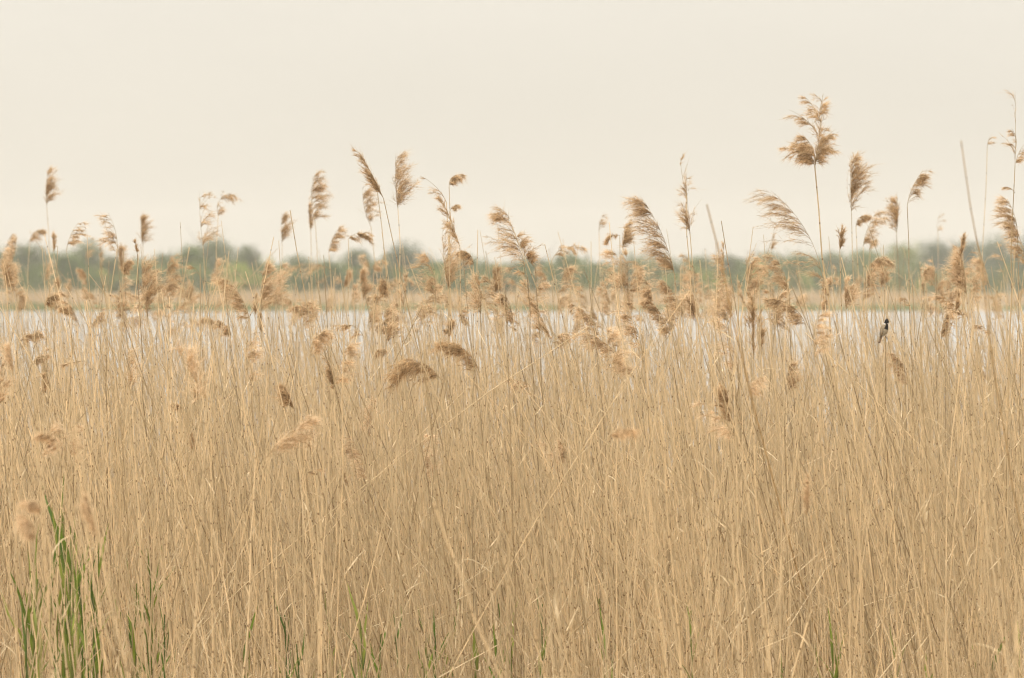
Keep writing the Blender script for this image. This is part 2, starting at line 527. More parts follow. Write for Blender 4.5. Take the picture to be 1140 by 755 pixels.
# ------------------------------------------------------------------ the reeds the photograph singles out
# shape, plume base x y, tip x y, distance, blown side, lean of the cane (px per 100 px), label, options
REEDS = [
 ('fan', 5,292, 13,262, 23, 1, 2, 'thin pale plume standing at the left edge against the treetops', dict(full=.5)),
 ('hook', 33,271, 48,256, 25, 1, -6, 'small plume bowing right beside the lone tall brush plume', dict(full=.7)),
 ('brush', 52,231, 53,188, 24, 1, 9, 'lone tall reed at left with a full tawny brush plume above the trees', dict(tone=.4, wide=1.2)),
 ('spike', 60,283, 59,259, 21, 1, 28, 'short brown spike crossing the stem of the lone tall brush plume', dict(full=.8)),
 ('spike', 18,319, 18,301, 28, 0, 2, None, {}),
 ('brush', 20,350, 22,324, 26, 1, 3, None, {}),
 ('brush', 66,326, 66,309, 28, 0, 2, None, {}),
 ('hook', 95,313, 88,299, 26, -1, -3, None, {}),
 ('wisp', 96,293, 101,266, 29, 1, 2, None, {}),
 ('spike', 112,300, 113,272, 30, 1, 0, None, dict(full=.5)),
 ('brush', 136,306, 132,272, 25, 1, 6, None, {}),
 ('hook', 139,308, 143,290, 20, 1, 5, None, dict(tone=.3)),
 ('brush', 159,274, 158,240, 25, 1, 3, 'tufted brown brush plume rising right above the long seedy plume', dict(tone=.35, wide=1.3)),
 ('brush', 165,357, 157,280, 16.2, 1, 21, 'long seedy plume standing upright over the left waterline', dict(tone=.5, hair=1.2)),
 ('spike', 153,283, 150,268, 16.2, 0, 6, 'tiny dark shrivelled seed head left of the long seedy plume', dict(dark=.8, tone=.0, full=.4)),
 ('hook', 50,342, 62,330, 17, 1, 3, None, dict(tone=.25)),
 ('hook', 77,350, 69,343, 16.5, -1, 10, None, dict(tone=.2)),
 ('hook', 20,385, 46,374, 17.5, 1, -4, 'full brown plume curled over to the right at the left waterline', dict(tone=.3)),
 ('hook', 37,406, 51,397, 18, 1, 2, None, dict(tone=.4)),
 ('spike', 49,440, 47,415, 15, 1, 4, None, dict(tone=.2)),
 ('wisp', 95,402, 70,409, 16, -1, 14, None, {}),
 ('tier', 226,274, 221,212, 20, 1, 3, 'thin tall reed carrying four small tufts one above another', dict(full=1.0, wide=1.1, hair=.9)),
 ('hook', 243,240, 259,214, 22, 1, -4, 'slim reed with a small curled tuft right of the four-tufted reed', dict(full=.45)),
 ('fan', 187,333, 191,284, 20.5, 1, 0, 'pale drooping plume between the long seedy plume and the four-tufted reed', {}),
 ('brush', 215,340, 213,314, 26, 0, 1, None, {}),
 ('wisp', 226,315, 213,295, 18, -1, 18, 'thin cane with a bent bare tip below the four-tufted reed', dict(full=.5)),
 ('fan', 278,356, 250,309, 16, -1, 9, 'big fan plume blown left near the left waterline', dict(full=1.3, tone=.55, wide=1.25)),
 ('hook', 257,374, 240,359, 18, -1, 3, None, {}),
 ('hook', 240,360, 226,357, 21, -1, 2, None, {}),
 ('brush', 291,348, 296,291, 20, 1, 1, 'broad fluffy pale plume right of the big left-blown fan', dict(tone=.8, wide=1.6, full=1.3)),
 ('brush', 304,345, 310,300, 21, 1, 2, None, dict(tone=.75, wide=1.5)),
 ('spike', 284,352, 284,327, 19, 0, 2, None, dict(tone=.15)),
 ('spike', 291,372, 289,349, 19, 0, 3, None, dict(tone=.2)),
 ('brush', 314,270, 315,236, 25, 1, 2, 'blurred brush plume on the skyline, leftmost of the group by the dark spike', dict(wide=1.3)),
 ('spike', 346,258, 344,221, 24, 1, 2, 'narrow plume tucked behind the large right-blown plume', {}),
 ('fan', 351,247, 351,195, 21.5, 1, 11, 'large tawny plume blown right, on the skyline between trees', dict(full=1.2, wide=1.2)),
 ('fan', 366,281, 378,252, 22, 1, 6, 'slim plume blown right below the large right-blown skyline plume', dict(full=.8)),
 ('hook', 388,266, 411,270, 19.5, 1, 5, 'arched plume bending right over the treetops under the dark spike', dict(full=.8, bend=140)),
 ('fan', 413,252, 404,207, 22, 1, 14, 'soft two-part plume just left of the dark spike cane', dict(full=.8)),
 ('spike', 427,221, 395,163, 15.5, -1, 32, 'dark narrow spike on a long slanting cane high in the sky', dict(tone=.12, dark=.55, full=1.2, hair=1.1)),
 ('brush', 443,232, 441,170, 18.5, 1, 4, 'full golden plume combed right, beside the dark narrow spike', dict(tone=.4, full=1.4, wide=1.55)),
 ('spike', 512,275, 487,213, 16.3, -1, 5, 'ragged narrow plume leaning left with dangling seed hairs, above centre trees', dict(tone=.35, wide=1.5)),
 ('wisp', 497,225, 468,196, 16.5, -1, 6, 'thin arching whisker of a reed touching the golden combed plume', dict(full=.3, bend=40)),
 ('hook', 500,208, 514,194, 18, 1, 0, 'small curled tuft at the top of a thin cane above centre left', dict(full=.8)),
 ('hook', 501,236, 510,229, 18, 1, 0, None, dict(full=.4)),
 ('brush', 499,322, 493,252, 17.5, 1, 3, 'tall soft pale plume below the ragged left-leaning plume', dict(tone=.7, full=1.1, wide=1.2)),
 ('hook', 527,296, 511,279, 17, -1, 3, None, dict(tone=.35)),
 ('bare', 532,256, 0,0, 17, 0, -1, 'bare broken cane standing upright between two ragged plumes', {}),
 ('fan', 587,308, 561,234, 16, -1, 6, 'large ragged open plume rising above the trees near the centre', dict(full=1.3, wide=1.5, bend=14, tone=.45)),
 ('fan', 596,298, 574,262, 16.4, 1, 6, None, dict(wide=1.1, tone=.4)),
 ('spike', 613,380, 583,312, 16.6, -1, 22, 'long narrow seedy plume hanging below the large ragged open plume', dict(wide=1.7, tone=.5)),
 ('brush', 553,331, 548,289, 21.5, 1, 3, 'flared brush plume left of the large ragged open plume', dict(wide=1.7, tone=.4)),
 ('brush', 535,352, 532,300, 16.2, -1, 3, 'loose pale open tuft over the middle waterline', dict(tone=.75, wide=1.5, hair=.6)),
 ('fan', 484,340, 475,284, 16.7, -1, 6, 'slender loose plume over water left of the loose pale tuft', dict(full=.7, tone=.5)),
 ('fan', 534,415, 490,384, 14.8, -1, 10, 'upper of two dark arched plumes blown left, low at centre', dict(full=1.9, tone=.08, bend=85, wide=1.0)),
 ('hook', 492,424, 442,428, 14.8, -1, 8, 'lower of two arched plumes blown left, low at centre', dict(full=2.0, tone=.1, bend=165, wide=1.1)),
 ('hook', 492,367, 506,358, 18, -1, 2, None, dict(tone=.3)),
 ('fan', 622,350, 630,299, 22, 1, 3, 'blurred plume blown right against trees right of the long seedy hanging plume', dict(tone=.6)),
 ('wisp', 667,258, 672,237, 23, 1, 5, 'wispy faint plume alone on the skyline right of centre', {}),
 ('bare', 627,266, 0,0, 26, 0, 5, None, {}),
 ('brush', 693,276, 700,246, 19, 1, -8, 'rounded brown plume beside the big left-blown feathery plume', dict(tone=.3, wide=1.6, full=1.2)),
 ('hook', 690,262, 677,270, 19, -1, -4, None, dict(full=.5, tone=.3)),
 ('fan', 751,306, 712,219, 15.6, -1, 6, 'big feathery plume blown left against the sky right of centre', dict(full=2.0, tone=.45, wide=.75, bend=24)),
 ('tier', 768,258, 763,199, 16, 0, 11, 'sparse upright seed head with open side branches against the sky', dict(full=.9, wide=.55, tone=.35)),
 ('wisp', 764,215, 758,177, 16, 0, 4, 'hair-thin cane tip poking above the sparse upright seed head', dict(full=.2)),
 ('bare', 787,228, 0,0, 10.5, 0, 31, 'thick pale broken cane leaning left, out of focus', dict(thick=1.2, leaves=0, foot_d=16.5, dark=.08)),
 ('bare', 803,246, 0,0, 16, 0, 22, 'thin reddish bare cane beside the thick leaning broken cane', dict(dark=.6, leaves=2)),
 ('brush', 834,345, 832,280, 20, 1, 2, 'soft brush plume right of the thick leaning broken cane', dict(tone=.55, wide=1.3)),
 ('fan', 858,330, 848,285, 20, -1, 4, None, dict(tone=.85, wide=1.3, full=.5)),
 ('spike', 839,400, 836,324, 16, 0, 5, 'long dark rope-like seed head right of the leaning broken cane', dict(tone=.1, wide=.8)),
 ('spike', 848,396, 846,344, 16.5, 1, 5, 'dark curly seed head touching the rope-like one', dict(tone=.15, wide=1.5)),
 ('tier', 907,184, 914,106, 15, -1, 13, 'tallest reed of all with a fanned two-tier plume on a thick cane', dict(full=.9, thick=1.5, dark=.15, tone=.5, wide=.9, extra=[
    ('fan', 907,184, 893,150, -1, dict(full=1.0, wide=1.7, tone=.5, bend=60)), ('fan', 906,182, 884,158, -1, dict(full=.5, wide=1.2, tone=.5, bend=60)),
    ('fan', 906,183, 874,165, -1, dict(full=.6, wide=1.3, tone=.5, bend=60)), ('fan', 907,184, 925,152, 1, dict(full=.5, wide=1.4, tone=.5)), ('brush', 908,184, 915,142, 1, dict(full=.8, wide=1.5, tone=.5)), ('wisp', 910,168, 932,143, 1, dict(full=.7, tone=.4)),
    ('wisp', 911,150, 878,122, -1, dict(full=1.2, tone=.4)), ('wisp', 912,135, 897,109, -1, dict(full=1.2, tone=.5)), ('brush', 912,132, 917,104, 1, dict(full=.3, tone=.6))])),
 ('brush', 948,237, 949,170, 19, 1, 6, 'dense brown brush plume right of the tallest reed', dict(tone=.25, full=1.4, wide=1.25)),
 ('hook', 953,252, 966,240, 20, 1, 4, None, dict(tone=.4)),
 ('fan', 961,275, 977,236, 21, 1, 2, 'pale slim plume bending right under the dense brown brush plume', dict(tone=.7, full=.8)),
 ('fan', 918,320, 859,212, 16, -1, 9, 'long curved plume blown left, left of the tallest reed cane', dict(full=1.2, tone=.35, bend=46)),
 ('fan', 879,332, 860,283, 16.6, -1, 8, 'shaggy plume below the long curved left-blown plume', dict(tone=.6, full=.8)),
 ('fan', 898,364, 861,333, 15.6, -1, 16, 'low drooping plume blown left over water under the shaggy plume', dict(full=1.3, tone=.45, bend=70)),
 ('spike', 935,280, 937,249, 16.2, 0, 4, 'small dark spindle right of the tallest reed cane', dict(tone=.1, wide=1.6)),
 ('brush', 942,345, 940,308, 16.5, 1, 8, None, dict(tone=.85, wide=1.6)),
 ('brush', 998,262, 999,214, 21.5, -1, 5, 'blurred brown plume left of the small feather plume in the right sky', dict(tone=.35, wide=1.3)),
 ('fan', 1010,230, 1027,190, 17, 1, 3, 'small feather plume blown right, high in the right sky', dict(full=.8, tone=.35)),
 ('wisp', 1044,258, 1048,236, 26, 1, 3, 'faint tiny curl of a plume above the right wood', dict(full=.6)),
 ('brush', 1076,328, 1069,278, 16, -1, 12, 'fat pale fluffy plume with a pointed tip before the right wood', dict(tone=.75, full=1.5, wide=1.5)),
 ('spike', 1069,290, 1072,257, 16, 0, 10, None, dict(tone=.7)),
 ('bare', 1070,157, 0,0, 10.5, 0, 20, 'grey out-of-focus bare cane slanting into the right sky', dict(thick=1.0, leaves=0, foot_d=14.5)),
 ('wisp', 1099,166, 1104,149, 21, 1, -7, 'slender cane with a tiny hooked tip beside the grey slanting cane', dict(full=.5)),
 ('wisp', 1130,185, 1132,100, 16, -1, -1, 'very tall thin reddish reed at the right edge with sparse tufts', dict(full=.1, dark=.5, wide=.2, tone=.3, bend=3, extra=[
    ('wisp', 1130,168, 1126,143, -1, dict(full=.8, tone=.3, bend=60)), ('fan', 1131,182, 1141,160, 1, dict(full=.25, tone=.4)), ('wisp', 1130,215, 1121,208, -1, dict(full=.6, tone=.3))])),
 ('fan', 1133,272, 1120,222, 17, -1, 2, 'feathery plume blown left at the right edge', dict(full=1.2, tone=.55, wide=1.3)),
 ('fan', 1141,300, 1128,250, 18, -1, 1, None, dict(tone=.65)),
 ('hook', 1030,312, 1036,297, 20, 1, 2, None, dict(tone=.6)),
 ('brush', 981,322, 983,291, 20, 0, 2, None, dict(tone=.65, wide=1.4)),
 ('fan', 961,335, 972,292, 19, 1, 6, None, dict(tone=.6)),
 ('hook', 965,300, 992,292, 18, 1, 2, None, dict(tone=.7)),
 ('spike', 1064,348, 1069,322, 18, 1, 4, None, dict(tone=.2)),
 ('fan', 1048,378, 1055,348, 17, 1, 1, None, dict(tone=.5)),
 ('fan', 1100,320, 1092,288, 22, -1, 4, None, dict(tone=.7)),
 ('wisp', 1014,345, 1004,328, 18, -1, 3, None, dict(tone=.5)),
 ('wisp', 1105,372, 1088,362, 16, -1, 3, None, dict(tone=.6)),
 ('brush', 328,456, 315,427, 14.4, -1, 5, 'fat dark brush plume low in the stand at left centre', dict(tone=.25, full=1.3, wide=1.2)),
 ('spike', 375,440, 364,392, 16, -1, 8, None, dict(tone=.25)),
 ('hook', 417,335, 429,312, 19, -1, 2, None, dict(tone=.2)),
 ('brush', 405,335, 402,300, 21, 1, 3, None, dict(tone=.7)),
 ('brush', 383,320, 388,300, 24, 1, 2, None, dict(tone=.7)),
 ('hook', 347,350, 325,345, 18.5, -1, 7, None, dict(tone=.55)),
 ('hook', 405,375, 377,365, 16.6, -1, 5, None, dict(tone=.4, full=.4)),
 ('hook', 415,398, 428,390, 16.4, 1, 3, None, dict(tone=.45)),
 ('fan', 425,372, 433,340, 18, 1, 2, None, dict(tone=.6)),
 ('fan', 745,372, 722,333, 17, -1, 12, 'shaggy brown plume under the big feathery left-blown plume', dict(tone=.35, full=1.2)),
 ('fan', 760,350, 738,312, 17.5, -1, 6, None, dict(tone=.65, wide=1.4)),
 ('brush', 775,360, 770,322, 18, -1, 8, None, dict(tone=.75, wide=1.4)),
 ('fan', 707,421, 656,372, 15.8, -1, 17, 'wide thin plume swept left, low and right of centre', dict(full=1.2, tone=.55, bend=40)),
 ('fan', 668,374, 648,344, 18, -1, 6, None, dict(tone=.6)),
 ('hook', 714,345, 724,322, 18, -1, 1, None, dict(tone=.4)),
 ('brush', 812,360, 800,330, 19, -1, 6, None, dict(tone=.75, wide=1.5)),
 ('brush', 816,473, 806,430, 14.6, -1, 4, 'dark upright brush plume low in the stand at right centre', dict(tone=.3, full=1.2)),
 ('brush', 876,440, 880,402, 16, 1, 2, None, dict(tone=.5)),
 ('fan', 1012,430, 996,392, 17, -1, 3, None, dict(tone=.55)),
 ('spike', 898,575, 900,530, 12.5, -1, 2, None, dict(tone=.5, wide=1.6)),
 ('hook', 677,489, 707,482, 11, 1, 1, 'blurred cane with a tip hooked right, in the lower middle', dict(full=.5, tone=.5)),
 ('hook', 38,603, 22,572, 9, -1, 3, 'out-of-focus drooping plume nearest the camera at lower left', dict(full=.5, tone=.75, wide=1.3)),
 ('hook', 47,575, 28,558, 9.3, -1, 2, None, dict(full=.5, tone=.7)),
 ('hook', 62,492, 44,486, 11, -1, 36, None, dict(full=.5, tone=.5)),
 ('spike', 110,602, 88,540, 10, -1, 36, 'blurred narrow plume on a strongly slanting cane at lower left', dict(wide=1.5, tone=.6)),
 ('wisp', 340,528, 358,522, 14, 1, 2, None, dict(tone=.5)),
 ('wisp', 345,498, 337,486, 14.5, 1, 2, None, dict(tone=.9)),
 ('spike', 389,544, 383,520, 14.5, -1, 8, None, dict(tone=.3)),
 ('spike', 216,452, 219,427, 16, 0, 1, None, dict(tone=.35)),
 ('hook', 204,455, 192,452, 16, -1, 1, None, dict(tone=.5)),
 ('spike', 215,502, 213,482, 15, 0, 1, None, dict(tone=.3)),
 ('bare', 323,234, 0,0, 15.6, 0, 24, 'thin straight bare cane slanting across the left skyline plumes', dict(dark=.35, leaves=0)),
 ('bare', 372,372, 0,0, 15, 0, 55, 'dark broken cane slanting steeply low at left centre', dict(dark=.6, leaves=0)),
 ('bare', 740,331, 0,0, 15.4, 0, 30, 'thin dark cane slanting under the big feathery plume', dict(dark=.5, leaves=0)),
 ('bare', 808,367, 0,0, 15.4, 0, 22, None, dict(dark=.5, leaves=0)),
 ('bare', 715,373, 0,0, 15.8, 0, 10, None, dict(dark=.5)),
 ('bare', 625,372, 0,0, 15.6, 0, 27, None, dict(dark=.5)),
 ('bare', 178,345, 0,0, 15.6, 0, 16, None, dict(dark=.4)),
 ('bare', 225,386, 0,0, 16, 0, 14, None, dict(dark=.7)),
 ('bare', 304,355, 0,0, 15.6, 0, -17, None, dict(dark=.4)),
 ('bare', 420,212, 0,0, 18, 0, 16, 'bare thin cane crossing the slanting cane of the dark spike', dict(dark=.2)),
 ('bare', 119,392, 0,0, 16, 0, 4, None, dict(dark=.75)),
 ('bare', 655,402, 0,0, 15.6, 0, -10, None, dict(dark=.5)),
 ('bare', 987,465, 0,0, 14.5, 0, 62, 'pale straw cane fallen diagonally in the stand below the bird', dict(leaves=0)),
 ('bare', 962,560, 0,0, 14, 0, 66, None, dict(leaves=0)),
 ('bare', 160,500, 0,0, 14.5, 0, 70, None, dict(leaves=0)),
 ('bare', 700,640, 0,0, 14.6, 0, -118, 'thick broken cane fallen across the stems at lower centre', dict(dark=.4, thick=1.2, leaves=0)),
 ('bare', 905,676, 0,0, 12.5, 0, -38, 'pale stubby cane leaning right at the lower right', dict(thick=1.5, leaves=0)),
 ('bare', 657,560, 0,0, 13.5, 0, -20, None, dict(thick=1.5, leaves=0)),
 ('bare', 586,582, 0,0, 13.5, 0, -62, None, dict(dark=.6, leaves=0)),
 ('bare', 986.3,374, 0,0, 16, 0, 2.5, 'dark cane on which the bird perches', dict(dark=.75, leaves=0, thick=1.1)),
]
LANDMARKS = [
 (53,205,'the lone tall brush plume at left'), (161,318,'the long seedy plume'), (223,243,'the thin four-tufted reed'),
 (262,332,'the big left-blown fan'), (411,192,'the dark narrow spike in the sky'), (450,200,'the golden combed plume'),
 (512,395,'the arched plume pair'), (575,268,'the ragged open plume near the centre'), (735,265,'the big feathery plume'),
 (766,225,'the sparse upright seed head'), (905,150,'the tallest reed'), (948,205,'the dense brown brush plume'), (984,368,'the perched bird'),
 (1072,290,'the fat pale plume at right'), (1131,140,'the right-edge tall reed'), (320,442,'the fat dark plume'),
 (690,400,'the wide swept plume'), (811,450,'the dark low brush plume'), (877,348,'the low drooping plume'),
 (690,485,'the hooked blurred cane'), (30,585,'the nearest drooping plume'), (640,675,'the fallen broken cane'),
 (505,285,'the tall soft pale plume'), (20,375,'the curled brown plume'), (893,720,'the pale stubby cane'), (1000,520,'the fallen diagonal cane'),
]
PHRASE = {'fan': 'feathery plume', 'brush': 'brush-shaped plume', 'tier': 'open tufted plume', 'spike': 'narrow plume', 'hook': 'hooked drooping plume',
          'wisp': 'wispy thin plume', 'bare': 'bare cane'}
used = {}


def auto_label(shape, x, y, d, side, tone, thick_dark=None):
    lm = min(LANDMARKS, key=lambda l: (l[0] - x) ** 2 + ((l[1] - y) * 1.1) ** 2)
    dx, dy = x - lm[0], y - lm[1]
    dist = math.hypot(dx, dy)
    where = ('right of' if dx > 0 else 'left of') if abs(dx) > abs(dy) else ('below' if dy > 0 else 'above')
    if min(abs(dx), abs(dy)) > .45 * max(abs(dx), abs(dy)):
        where = ('below' if dy > 0 else 'above') + ' and ' + ('right of' if dx > 0 else 'left of')
    near = 'just ' if dist < 32 else ('well ' if dist > 75 else '')
    shade = 'pale' if tone > .6 else ('dark' if tone < .33 else 'tawny')
    blur = 'blurred ' if d > 22.5 or d < 12.5 else ''
    if shape == 'bare':
        return f'{blur}bare cane without plume {near}{where} {lm[2]}'
    if shape == 'slant':
        return f'dark slanting bare cane {near}{where} {lm[2]}'
    return f'{blur}{shade} {PHRASE[shape]} {near}{where} {lm[2]}'


todo = []
for (shape, bx, by, tx, ty, d, side, lean, label, op) in REEDS:
    o = reed(shape, bx, by, tx, ty, d, side, lean, **op)
    todo.append((o, label, shape, bx if shape == 'bare' else (bx + tx) / 2, by if shape == 'bare' else (by + ty) / 2, d, side, op.get('tone', .5)))

# more reeds in view, less distinct: plumes hanging about the waterline ...
def crowd(x):
    """How thickly plumes stand along the picture."""
    return .35 + .65 * max(math.exp(-((x - 420) / 150) ** 2), math.exp(-((x - 780) / 120) ** 2), math.exp(-((x - 1040) / 110) ** 2), .8 * math.exp(-((x - 60) / 70) ** 2))


n_g = 0
while n_g < 70:
    x = rng.uniform(-10, 1150)
    low_head = n_g >= 46
    if not low_head and rng.random() > crowd(x):
        continue
    d = rng.uniform(16.5, 28)
    y = rng.normal(350, 30)
    if y < 303 or (350 < y < 400 and rng.random() < .5):
        continue
    if low_head:
        d = rng.uniform(12.5, 16); y = rng.uniform(400, 540)
    if abs(x - 985) < 34 and 310 < y < 440 or 425 < x < 550 and 355 < y < 450:
        continue
    shape = str(rng.choice(['fan', 'brush', 'hook', 'spike', 'wisp'], p=[.36, .2, .22, .1, .12]))
    side = (1 if rng.random() < .6 else -1) if x < 480 else (1 if rng.random() < .3 else -1)
    Lp = rng.uniform(.2, .34) * FPX / d
    a = rng.normal(.15, .25) * side
    tone = float(rng.uniform(.75, 1.0) if low_head else rng.uniform(.45, .95))
    o = reed(shape, x, y, x + Lp * math.sin(a) * (2.2 if shape == 'hook' else 1), y - Lp * math.cos(a) * (.45 if shape == 'hook' else 1), d, side, rng.normal(6, 6), tone=tone, full=float(rng.uniform(.45, .8)), wide=float(rng.uniform(1.1, 1.9)))
    todo.append((o, None, shape, x, y - Lp / 2, d, side, tone))
    n_g += 1
# ... and bare canes standing nearest, large in the frame and out of focus
for i in range(40):
    d = rng.uniform(8.5, 13.5)
    x = rng.uniform(-20, 1160)
    z = rng.uniform(1.35, 2.15)
    y = HORIZON + (EYE - z) / d * FPX
    if abs(x - 975) < 45:
        continue
    o = reed('bare', x, y, 0, 0, d, 0, rng.normal(8, 14), thick=float(rng.uniform(.8, 1.25)))
    todo.append((o, None, 'bare', x, y, d, 0, .5))

# ... and dark weathered canes that slant across the bed in the sharp plane
for i in range(46):
    d = float(rng.uniform(13.9, 15.8))
    x = float(rng.uniform(0, 1140)); y = float(rng.uniform(345, 600))
    if abs(x - 980) < 40 and y < 400:
        continue
    ln = float(rng.choice([-1, 1], p=[.25, .75]) * rng.uniform(12, 52))
    o = reed('bare', x, y, 0, 0, d, 0, ln, thick=float(rng.uniform(.75, .95)), dark=float(rng.uniform(.45, .95)), leaves=int(rng.integers(0, 2)))
    todo.append((o, None, 'slant', x, y, d, 0, .5))

seen = {}
for (o, label, shape, x, y, d, side, tone) in todo:
    lab = label or auto_label(shape, x, y, d, side, tone)
    tag(o, lab, 'reed')
    seen.setdefault(lab, []).append(o)
for lab, os_ in seen.items():
    for o in os_:
        o['group'] = 'reeds standing out of the bed' if len(os_) == 1 else 'reeds alike: ' + lab

# ------------------------------------------------------------------ the mass of the reed bed, one piece of stuff
def bed():
    mb = MB()
    y0, y1 = 13.2, 30.5
    n = 14500
    y = rng.uniform(y0, y1, n * 3)
    half = .2 * y + 1.6
    keep = rng.uniform(0, 1, n * 3) < half / half.max() * np.where(y > 24, .65, 1)
    y = y[keep]
    x = rng.uniform(-1, 1, len(y)) * (.2 * y + 1.6)
    # the canes stand in clumps with thinner places between
    cl = .62 + .26 * np.sin(x * 3.1 + 1.7 * np.sin(y * 1.3)) * np.sin(y * 2.3 + 1.2 * np.sin(x * 1.7)) + .2 * np.sin(x * 7.3 + y * 3.1) * np.sin(y * 5.7 - x * 2.2)
    ok = rng.random(len(y)) < cl / .85
    x, y = x[ok][:n], y[ok][:n]; n = len(y)
    H = np.clip(rng.normal(2.0, .26, n), 1.0, 2.65) + .25 * (np.sin(x * 1.3 + 1.0) * np.sin(y * .7)) * .6
    short = rng.random(n) < .25
    H[short] = rng.uniform(.6, 1.7, short.sum())
    tall = rng.random(n) < .045
    H[tall] = rng.uniform(2.3, 2.85, tall.sum())
    K = 8
    t = np.linspace(0, 1, K)
    lean = rng.normal(-.085, .13, n); leany = rng.normal(0, .07, n)
    steep = rng.random(n) < .18
    lean[steep] += rng.normal(0, .33, steep.sum())
    P = np.zeros((n, K, 3))
    bow = rng.normal(0, .045, n)
    P[..., 0] = x[:, None] + lean[:, None] * H[:, None] * (t * .75 + .25 * t * t)[None] + bow[:, None] * (4 * t * (1 - t))[None]
    P[..., 1] = y[:, None] + leany[:, None] * H[:, None] * t[None]
    P[..., 2] = H[:, None] * t[None]
    P[:, 1:-1, :2] += rng.normal(0, .006, (n, K - 2, 2))
    # nothing stands right in front of the bird's perch
    ppx = 570 + P[..., 0] / P[..., 1] * FPX; ppy = HORIZON + (EYE - P[..., 2]) / P[..., 1] * FPX
    hit = ((np.abs(ppx - 984) < 13) & (ppy < 402)).any(1) & (y < 15.9)
    P = P[~hit]; y = y[~hit]; x = x[~hit]; H = H[~hit]; short = short[~hit]; n = len(y)
    R = (rng.uniform(.0022, .0040, n))[:, None] * np.linspace(1, .5, K)[None]
    tint = stem_tint(n) * (1 + .09 * np.sin(x * 2.1 + y * .8) + .07 * np.sin(x * 4.7 - y * 1.9))[:, None]
    col = np.repeat(tint[:, None, :], K, 1)
    mb.add(*tubes(P, R, col, 4, rng.uniform(0, .19, n) + np.where(rng.random(n) < .3, 0, 100)), 0)
    # sheaths and broken blades on the canes
    m = n * 2
    si = rng.integers(0, n, m); ti = rng.uniform(.12, .92, m) * (K - 1.001)
    k0 = ti.astype(int); f = (ti - k0)[:, None]
    B = P[si, k0] * (1 - f) + P[si, k0 + 1] * f
    a = rng.uniform(0, 2 * PI, m)
    D = np.stack([np.cos(a), np.sin(a), rng.uniform(.3, 3.5, m)], 1)
    c = np.where(rng.random((m, 1)) < .65, PALE[None], STRAW[None] * .75) * rng.uniform(.7, 1.15, (m, 1))
    mb.add(*slivers(B, D, rng.gamma(2.0, .035, m) + .02, rng.uniform(.003, .0065, m), c), 2)
    # fallen canes and blades low down
    m = 3600
    yy = rng.uniform(y0, 24, m); xx = rng.uniform(-1, 1, m) * (.2 * yy + 1.5)
    z0 = np.abs(rng.normal(0, .45, m)) + .02
    a = rng.uniform(0, 2 * PI, m); el = rng.uniform(.15, 1.25, m)
    ln = rng.uniform(.12, .75, m)
    K2 = 4
    D = np.stack([np.cos(a) * np.cos(el), np.sin(a) * np.cos(el) * .6, np.sin(el)], 1)
    P2 = np.stack([xx, yy, z0], 1)[:, None, :] + D[:, None, :] * (ln[:, None] * np.linspace(0, 1, K2)[None])[..., None]
    R2 = rng.uniform(.0015, .0036, m)[:, None] * np.linspace(1, .6, K2)[None]
    mb.add(*tubes(P2, R2, np.repeat((stem_tint(m) * .5 + PALE * .5)[:, None], K2, 1), 3, np.full(m, 100.0)), 0)
    # curled dry blades hanging on the canes
    for i in rng.integers(0, n, 1700):
        k = int(rng.integers(1, K - 1)); a = rng.uniform(0, 2 * PI)
        dry_leaf(mb, P[i, k], (math.cos(a), math.sin(a), rng.uniform(.2, 2.5)), rng.uniform(.08, .26), rng.uniform(.003, .008), PALE * .9 if rng.random() < .5 else STRAW * .8, rng.uniform(.1, .7), 2)
    # soft plumes of the reeds farther back
    pick = np.where((~short) & (H > 2.1) & (y > 17.5))[0]
    rng.shuffle(pick)
    for i in pick[:210]:
        px = 570 + P[i, -1, 0] / y[i] * FPX
        py = HORIZON + (EYE - P[i, -1, 2]) / y[i] * FPX
        if rng.random() > crowd(px) + .1 or (abs(px - 985) < 34 and 305 < py < 420):
            continue
        top = P[i, -1]
        shape = str(rng.choice(['fan', 'brush', 'hook', 'spike'], p=[.4, .22, .25, .13]))
        sd = 1 if rng.random() < .45 else -1
        Lp = rng.uniform(.2, .32); an = rng.normal(.2, .25) * sd
        tip = top + np.array([math.sin(an) * Lp * (2 if shape == 'hook' else 1), rng.normal(0, .04), math.cos(an) * Lp * (.45 if shape == 'hook' else 1)])
        plume(mb, shape, top, tip, sd, .5, .6, float(rng.uniform(.55, 1.0)), float(rng.uniform(1.0, 1.6)), mat=1, hw=2.1, rach=True)
    return mb


bm_ = bed()
tag(bm_.build('reed_bed', [M_STEM, M_PLUME, M_LEAF]), 'dense bed of dry straw-coloured reeds filling the near shore', 'reed bed', kind='stuff')

# ------------------------------------------------------------------ young green shoots
SHOOTS = []
GREENS = [np.array([.12, .175, .035]), np.array([.16, .205, .045]), np.array([.09, .145, .035]), np.array([.21, .24, .065])]


